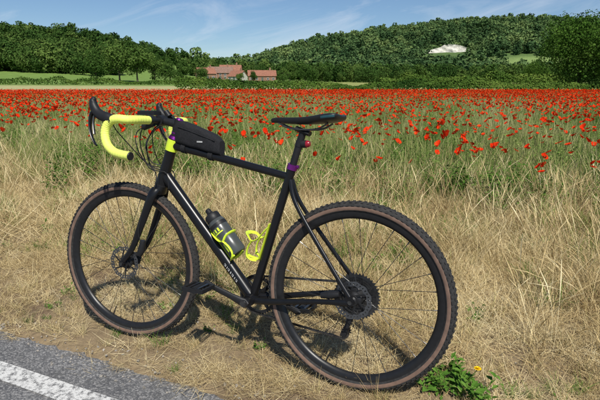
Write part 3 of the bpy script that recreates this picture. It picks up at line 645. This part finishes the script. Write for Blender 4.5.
part('rear_brake_caliper',[(*S([np.array([.045,.052,.372]),np.array([.075,.052,.366]),np.array([.115,.052,.357])],[(.012,.011),(.016,.016),(.010,.010)],segs=12),0)],[BK])
part('headset',[(*S([HT(.390),HT(.397)],.0285,segs=24),0),(*S([HT(.600),HT(.612)],[.0250,.0200],segs=24),1),(*S([HT(.613),HT(.641)],.0172,segs=24),0),(*S([HT(.622),HT(.628)],.0178,segs=24),1)],[BK,PUR],True)
PC=HT(.66)+np.array([.082,0,.016])
part('stem',[(*S([HT(.640),HT(.682)],.0190,segs=20),0),(*S([HT(.661),PC],[(.0165,.016),(.0150,.015)],segs=16),0),(*S([PC+np.array([0,-.022,0]),PC+np.array([0,.022,0])],.0215,segs=20),0),(*S([HT(.682),HT(.688)],[.017,.012],segs=16),1)],[BK,PUR],True)
ba=[];tp=[];hd=[];lv=[]
path=[(0,.0,0),(0,.06,0),(0,.12,0),(.002,.165,0),(.016,.195,0),(.045,.209,.002),(.075,.212,-.006),(.095,.214,-.030),(.098,.219,-.062),(.082,.226,-.097),(.048,.233,-.121),(.008,.240,-.130),(-.038,.246,-.134)]
for sg in(1,-1):
    q=np.array([(a,b*sg,c) for a,b,c in path])+PC
    full=catmull(q,10); ba.append((*S(full,.0125,segs=14),0))
    tpp=full[13:]; k2=len(tpp); rr=np.where(np.arange(k2)%3==0,.0158,.0168); tp.append((*S(tpp,np.stack([rr,rr],1),segs=18),0))
    e=full[-1]; d_=full[-1]-full[-2]; d_/=np.linalg.norm(d_); tp.append((*S([e,e+d_*.004],[.0165,.014],segs=16),1))
    tp.append((*S([full[11],full[13],full[14]],.0176,segs=16),1))
    H_=np.array([(.066,.212,-.006),(.088,.212,.004),(.115,.211,.012),(.140,.209,.026),(.156,.208,.050),(.158,.207,.070),(.150,.207,.080)])*np.array([1,sg,1])+PC
    hd.append((*S(catmull(H_,5),[(.0165,.019),(.0175,.021),(.017,.020),(.0165,.019),(.0155,.017),(.013,.014),(.006,.007)],segs=16),0))
    Lv=np.array([(.150,.212,.034),(.166,.214,.014),(.168,.219,-.020),(.158,.226,-.058),(.138,.232,-.090),(.124,.236,-.100)])*np.array([1,sg,1])+PC
    lv.append((*S(catmull(Lv,5),[(.010,.008),(.009,.006),(.008,.005),(.0075,.0045),(.007,.004),(.005,.003)],segs=10),0))
    Lv2=Lv+np.array([-.012,-.004*sg,0]); lv.append((*S(catmull(Lv2[:4],5),[(.006,.006),(.005,.005),(.0065,.004)],segs=8),1))
part('handlebar',ba,[BK],True); part('handlebar_tape',tp,[NEON,BK],True); part('brake_hoods',hd,[BK],True); part('brake_levers',lv,[FR,DST],True)
cp=[(*S([PC+np.array([.0,.03,.012]),PC+np.array([.045,.025,.022])],[(.006,.004),(.010,.004)],segs=8),0)]
v,f=box(PC+np.array([.058,.0,.030]),(.082,.050,.016)); cp.append((v,f,0)); v,f=box(PC+np.array([.058,.0,.0392]),(.060,.038,.003)); cp.append((v,f,1))
cp.append((*S([PC+np.array([-.006,-.05,.018]),PC+np.array([.012,-.05,.040])],[(.014,.014),(.011,.011)],segs=14),0))
cp.append((*S([PC+np.array([.0,.05,-.012]),PC+np.array([.05,.05,-.028])],[(.012,.012),(.014,.014)],segs=16),0))
o=part('bike_computer',cp,[BK,GL],True,smooth=False)
cb=[]
def cab(P,r_=.0024): cb.append((*S(catmull(np.array(P),8),r_,segs=7),0))
for sg,dx in((1,0),(-1,.012)):
    p=PC
    cab([p+np.array([.010,sg*.055,-.012]),p+np.array([.055+dx,sg*.050,-.030]),p+np.array([.085+dx,sg*.030,-.100]),p+np.array([.060+dx,sg*.018,-.190]),HT(.45)+np.array([.030,sg*.026,-.0]),HT(.385)+np.array([.0,sg*.044,0]),HT(.25)+np.array([.018,sg*.058,0])])
    cab([p+np.array([.008,sg*.045,-.014]),p+np.array([.075+dx,sg*.062,-.050]),p+np.array([.070+dx,sg*.060,-.130]),p+np.array([.015+dx,sg*.040,-.200]),HT(.46)+np.array([-.02,sg*.026,-.01]),HT(.40)+np.array([-.05,sg*.024,-.02])],.0022)
cab([PC+np.array([.085,-.19,.02]),PC+np.array([.12,-.12,-.04]),PC+np.array([.11,-.04,-.10]),PC+np.array([.05,.01,-.17]),HT(.48)+np.array([.026,0,0])],.0022)
cab([PC+np.array([.085,.19,.02]),PC+np.array([.13,.13,-.03]),PC+np.array([.12,.06,-.10]),PC+np.array([.06,.02,-.18]),HT(.47)+np.array([.026,0,0])],.0022)
cab([HT(.25)+np.array([.018,.058,0]),HT(.18)+np.array([.008,.062,0]),HT(.13)+np.array([-.014,.056,0])],.0024)
part('cables',cb,[BK],True)
part('seatpost',[(*S([D(.53),D(.70)],.0137,segs=18),0),(*S([D(.69)+np.array([-.028,0,-.006]),D(.695)+np.array([.028,0,.008])],[(.018,.010),(.018,.010)],segs=12),0)],[BK])
part('seat_clamp',[(*S([D(.545),D(.565)],.0200,segs=20),0),(*S([D(.556)+np.array([-.026,.0,0]),D(.556)+np.array([-.016,0,0])],.007,segs=10),0)],[PUR])
Sc=D(.745)
secs=[(.150,.010,-.006,.012),(.140,.018,-.001,.020),(.11,.021,.001,.024),(.06,.025,.000,.026),(.01,.034,.001,.028),(-.03,.048,.005,.031),(-.07,.064,.011,.034),(-.10,.070,.014,.034),(-.122,.064,.015,.028),(-.132,.048,.013,.014)]
V=[];F=[];M=[];K=18
for (sx_,w_,zt,h_) in secs:
    for j in range(K):
        a=2*PI*j/K; c,s=math.cos(a),math.sin(a)
        yy=w_*np.sign(c)*abs(c)**.7; zz=(h_*.30*abs(s)**.7 if s>0 else -h_*.75*abs(s)**.9)
        if s>.8: zz-=.004
        V.append(Sc+np.array([sx_-.005,yy,zt+zz-.006]))
for i in range(len(secs)-1):
    for j in range(K): F.append((i*K+j,i*K+(j+1)%K,(i+1)*K+(j+1)%K,(i+1)*K+j)); M.append(1 if (i in(6,7) and j in(17,)) else 0)
F.append(tuple(range(K))[::-1]);M.append(0);F.append(tuple((len(secs)-1)*K+j for j in range(K)));M.append(0)
me=mesh_np('saddle',np.array(V),F,[SAD,TEAL],M,None,True); o=obj('saddle',me,bike); sm=o.modifiers.new('s','SUBSURF'); sm.levels=2; sm.render_levels=2
rl=[]
for sg in(1,-1): rl.append((*S(catmull([Sc+np.array([.115,sg*.010,-.018]),Sc+np.array([.06,sg*.019,-.040]),Sc+np.array([-.04,sg*.022,-.042]),Sc+np.array([-.09,sg*.028,-.020])],6),.0035,segs=8),0))
part('saddle_rails',rl,[DST])
v,f=lathe([(0,-.014),(.011,-.014),(.013,-.008),(.013,.010),(.009,.016),(0,.017)],16,D(.645)+np.array([-.026,0,0]),(-1,0,.15))
part('rear_light',[(v,f,0),(*S([D(.635),D(.655)],.0155,segs=14),1),(*S([D(.645)+np.array([-.010,0,0]),D(.645)+np.array([-.028,0,0.0])],.0145,segs=14),1)],[RED,BK])
bg=[];V=[];F=[];K=20
ts=np.linspace(0,1,13)
def ttz(xx): return np.interp(xx,[tt1[0],tt0[0]],[tt1[2],tt0[2]])
for t_ in ts:
    xx=.788-.215*t_; zb=ttz(xx)+.012; h_=.100-.030*t_**1.3; w_=.028
    end=min(t_,1-t_)*7; e=min(1,.60+.40*math.sqrt(min(end,1)))
    for j in range(K):
        a=2*PI*j/K; c,s=math.cos(a),math.sin(a)
        V.append((xx,w_*np.sign(c)*abs(c)**.45*(e**.7)+.0015*math.sin(t_*17+s*5),zb+h_/2+(h_/2)*np.sign(s)*abs(s)**.45*(e if s>0 else 1)))
for i in range(len(ts)-1):
    for j in range(K): F.append((i*K+j,i*K+(j+1)%K,(i+1)*K+(j+1)%K,(i+1)*K+j))
F.append(tuple(range(K))[::-1]);F.append(tuple((len(ts)-1)*K+j for j in range(K)))
bg.append((np.array(V),F,0))
zp=[]
for xx in np.linspace(.765,.590,10):
    t_=(.788-xx)/.215; zp.append((xx,.0290,ttz(xx)+.012+(.100-.030*t_**1.3)*.72))
bg.append((*S(np.array(zp),.0018,segs=6),1))
v,f=box((.66,.0292,ttz(.66)+.012+.034),(.026,.001,.006)); bg.append((v,f,2))
for xx in(.75,.62): bg.append((*S([np.array([xx+.010,0,ttz(xx)+.002]),np.array([xx-.010,0,ttz(xx)-.001])],(.0225 if xx>.7 else .0212),segs=16),0))
part('top_tube_bag',bg,[FAB,BK,WHD])
part('neon_strap',[(*S([HT(.548),HT(.596)],[.0252,.0258],segs=20),0)],[NEON2])
def cage_geo(o,d,upv,mat=0):
    ps=[]; y_=np.array([0,1,0.]); rb=.039
    P=lambda s,a: o+d*s+upv*(-math.cos(a))*rb+y_*math.sin(a)*rb
    for sg in(1,-1):
        c=catmull([P(.135,.15*sg),P(.12,.55*sg),P(.085,1.0*sg),P(.070,1.5*sg),P(.080,2.1*sg),P(.082,2.7*sg),P(.082,3.14*sg)],8)
        ps.append((*S(c,[(.008,.0028)]*2,segs=8),mat))
        c=catmull([P(.070,1.5*sg),P(.04,1.7*sg),P(.01,1.6*sg),P(-.003,1.1*sg),P(-.004,.5*sg)],8)
        ps.append((*S(c,[(.007,.0028)]*2,segs=8),mat))
    ps.append((*S([P(.150,0),P(.07,0),P(0,0)],[(.014,.003),(.012,.003),(.014,.003)],segs=10),mat))
    ring=[o+upv*(-math.cos(a))*rb*.95+y_*math.sin(a)*rb*.95+d*(-.002) for a in np.linspace(-1.6,1.6,14)]; ps.append((*S(ring,.004,segs=8),mat))
    ps.append((*S([o-upv*rb-d*.002,o-d*.006,o+upv*rb*.6-d*.002],[(.012,.003),(.010,.003),(.006,.003)],segs=8),mat))
    return ps
du=-dd
upd=np.asarray(np.cross([0,1,0],du))
if upd[2]<0: upd=-upd
ob=BB+du*.175+upd*(.024+.044)
part('bottle_cage',cage_geo(ob,du,upd),[NEON2])
bt=[(*lathe([(0,0),(.033,0),(.0365,.006),(.0365,.075),(.034,.082),(.034,.092),(.0365,.10),(.0365,.150),(.033,.162),(.0285,.166)],32,ob,du),0),
    (*lathe([(.030,.163),(.0315,.165),(.0315,.186),(.028,.194),(.014,.200),(.012,.204),(.012,.216),(.009,.222),(0,.223)],32,ob,du),1),
    (*lathe([(.0368,.132),(.0372,.134),(.0372,.146),(.0368,.148)],32,ob,du),1)]
for (s0,s1,a0,a1,m_) in ((.104,.109,.9,2.2,2),(.112,.127,.9,1.15,2),(.112,.127,1.35,1.55,2),(.112,.127,1.75,1.95,2),(.022,.060,1.2,1.7,2)):
    e1=upd; e2=np.array([0,1,0.]); V=[];nA=6
    for a in np.linspace(a0,a1,nA):
        d_=-e1*math.cos(a)+e2*math.sin(a)
        V.append(ob+du*s0+d_*.0369); V.append(ob+du*s1+d_*.0369)
    bt.append((np.array(V),[(2*i,2*i+1,2*i+3,2*i+2) for i in range(nA-1)],m_))
part('water_bottle',bt,[SMK,BK,NEON2])
ups=np.asarray(np.cross([0,1,0],ST))
if ups[0]<0: ups=-ups
oc=BB+ST*.165+ups*(.017+.043)
part('bottle_cage_empty',cage_geo(oc,ST,ups),[NEON2])
def pt(c,ang,r_,y_): return np.array([c[0]+r_*math.cos(ang),y_,c[2]+r_*math.sin(ang)])
ca_=math.radians(20); ck=[]
for sg,an in((1,ca_),(-1,ca_+PI)):
    ck.append((*S([pt(BB,an,-.018,sg*.068),pt(BB,an,0,sg*.068),pt(BB,an,.06,sg*.074),pt(BB,an,.14,sg*.083),pt(BB,an,.170,sg*.084),pt(BB,an,.184,sg*.084)],[(.007,.010),(.009,.019),(.008,.013),(.007,.012),(.008,.014),(.006,.008)],segs=14),0))
    ck.append((*S([np.array([BB[0],sg*.040,BB[2]]),np.array([BB[0],sg*.078,BB[2]])],.015,segs=18),1))
    ck.append((*S([np.array([BB[0],sg*.076,BB[2]]),np.array([BB[0],sg*.080,BB[2]])],.011,segs=18),1))
part('cranks',ck,[BK,DST])
for sg,an in((1,ca_),(-1,ca_+PI)):
    c=pt(BB,an,.170,0); ps=[(*S([c+np.array([0,sg*.085,0]),c+np.array([0,sg*.185,0])],.0065,segs=10),1),(*S([c+np.array([0,sg*.105,0]),c+np.array([0,sg*.18,0])],.012,segs=12),0)]
    for yy in(.105,.182): ps.append((*box(c+np.array([0,sg*yy,0]),(.080,.007,.016)),0))
    for xx in(-.043,.043): ps.append((*box(c+np.array([xx,sg*.1435,0]),(.007,.084,.016)),0))
    for xx in(-.02,.02): ps.append((*box(c+np.array([xx,sg*.1435,.003]),(.010,.070,.012)),1))
    for xx in(-.043,.043):
        for yy in(.11,.13,.155,.176): ps.append((*S([c+np.array([xx,sg*yy,.0]),c+np.array([xx,sg*yy,.0125])],.0018,segs=6),1))
    part('pedal_left' if sg>0 else 'pedal_right',ps,[BK,DST],smooth=False)
cr_=[(*cog(BB,.081,-.045,40,.066,.003),0)]
for i in range(4): a=PI/2*i+.5+ca_; cr_.append((*S([pt(BB,a,.012,-.050),pt(BB,a,.070,-.047)],[(.004,.011),(.003,.007)],segs=8),0))
part('chainring',cr_,[BK])
J1=np.array([.022,-.036,.268]); J2=np.array([.050,-.036,.190]); rc=.045
cy=-.036
up_=[np.array([rc*math.cos(a),cy,.353+rc*math.sin(a)]) for a in np.linspace(PI*1.5,PI*.55,12)]
tops=[np.array([BB[0]+.081*math.cos(a),-.045,BB[2]+.081*math.sin(a)]) for a in np.linspace(PI*.55,-PI*.45,16)]
low_=[J2+np.array([.0,0,-.020]),J2+np.array([-.018,0,-.006]),J2+np.array([-.012,0,.018]),J1+np.array([.018,0,-.01]),J1+np.array([.016,0,.014]),J1+np.array([0,0,.02])]
poly=np.array(up_+tops+low_); poly=np.concatenate([poly,poly[:1]])
seg=np.linalg.norm(np.diff(poly,axis=0),axis=1); cum=np.concatenate([[0],np.cumsum(seg)]); nl=int(cum[-1]/.0127); cl=[]
ss=np.linspace(0,cum[-1],nl+1); Q=np.stack([np.interp(ss,cum,poly[:,i]) for i in range(3)],1)
for i in range(nl):
    a,b=Q[i],Q[i+1]; d_=b-a; l_=np.linalg.norm(d_); d_/=l_; y_=np.array([0,1,0.]); u_=np.cross(d_,y_); u_/=np.linalg.norm(u_)
    w_=.0055 if i%2 else .0038; Rm=np.stack([d_,y_,u_],1)
    for sg in(1,-1): cl.append((*box((a+b)/2+y_*sg*w_/2,(l_*1.25,.0012,.0075),Rm),0))
part('chain',cl,[CHN],smooth=False)
dr=[]
for J in(J1,J2): dr.append((*cog(J,.017,-.036,11,.004,.003),0))
for yy in(-.029,-.043): dr.append((*S([J1+np.array([-.004,yy+.036,.012]),(J1+J2)/2+np.array([0,yy+.036,0]),J2+np.array([.004,yy+.036,-.010])],[(.0012,.014),(.0012,.009),(.0012,.012)],segs=10),0))
dr.append((*S([np.array([-.006,-.068,.338]),np.array([-.018,-.072,.312]),np.array([-.012,-.070,.285]),np.array([.020,-.060,.268])],[(.008,.010),(.012,.014),(.012,.015),(.012,.014)],segs=12),0))
dr.append((*S(catmull([np.array([-.018,-.075,.300]),np.array([-.060,-.072,.305]),np.array([-.050,-.068,.345]),np.array([.02,-.066,.350])],6),.0024,segs=7),0))
part('rear_derailleur',dr,[BK])

# ---------------------------------------------------------------- light, sky, camera
EL=math.radians(52); sv=Vector((.26*math.cos(EL)/1.004,-.97*math.cos(EL)/1.004,math.sin(EL)))
sun=bpy.data.lights.new('sun','SUN'); sun.energy=5.0; sun.angle=math.radians(.5); sun.color=(1,.96,.88)
so=bpy.data.objects.new('sun',sun); scene.collection.objects.link(so); so.rotation_euler=sv.to_track_quat('Z','Y').to_euler()
w=bpy.data.worlds.new('World'); scene.world=w; w.use_nodes=True; t=w.node_tree; bgd=t.nodes['Background']
sk=t.nodes.new('ShaderNodeTexSky'); sk.sky_type='NISHITA'; sk.sun_disc=False; sk.sun_elevation=EL; sk.sun_rotation=math.atan2(sv.x,sv.y); sk.air_density=1.0; sk.dust_density=.0; sk.ozone_density=7
bgd.inputs['Strength'].default_value=.088
tc=t.nodes.new('ShaderNodeTexCoord'); mp0=t.nodes.new('ShaderNodeMapping'); mp0.inputs['Rotation'].default_value=(0,.30,.0); mp=t.nodes.new('ShaderNodeMapping'); mp.inputs['Scale'].default_value=(1.6,1.2,7)
nz=t.nodes.new('ShaderNodeTexNoise'); nz.inputs['Scale'].default_value=2.6; nz.inputs['Detail'].default_value=9; nz.inputs['Roughness'].default_value=.62; nz.inputs['Distortion'].default_value=.7
t.links.new(tc.outputs['Generated'],mp0.inputs[0]); t.links.new(mp0.outputs[0],mp.inputs[0]); t.links.new(mp.outputs[0],nz.inputs['Vector'])
mr=t.nodes.new('ShaderNodeMapRange'); mr.inputs['From Min'].default_value=.50; mr.inputs['From Max'].default_value=.80; mr.inputs['To Max'].default_value=.45; t.links.new(nz.outputs[0],mr.inputs[0])
mx=t.nodes.new('ShaderNodeMix'); mx.data_type='RGBA'; t.links.new(mr.outputs[0],mx.inputs['Factor']); t.links.new(sk.outputs[0],mx.inputs[6]); mx.inputs[7].default_value=(9,9.5,10.5,1); t.links.new(mx.outputs[2],bgd.inputs['Color'])
cam=bpy.data.cameras.new('camera'); cam.lens=36*476.1/600; cam.sensor_width=36; cam.clip_end=8000; cam.clip_start=.05
co=bpy.data.objects.new('camera',cam); scene.collection.objects.link(co); co.location=(0,0,CAMH); co.rotation_euler=(PI/2-PITCH,0,0); scene.camera=co
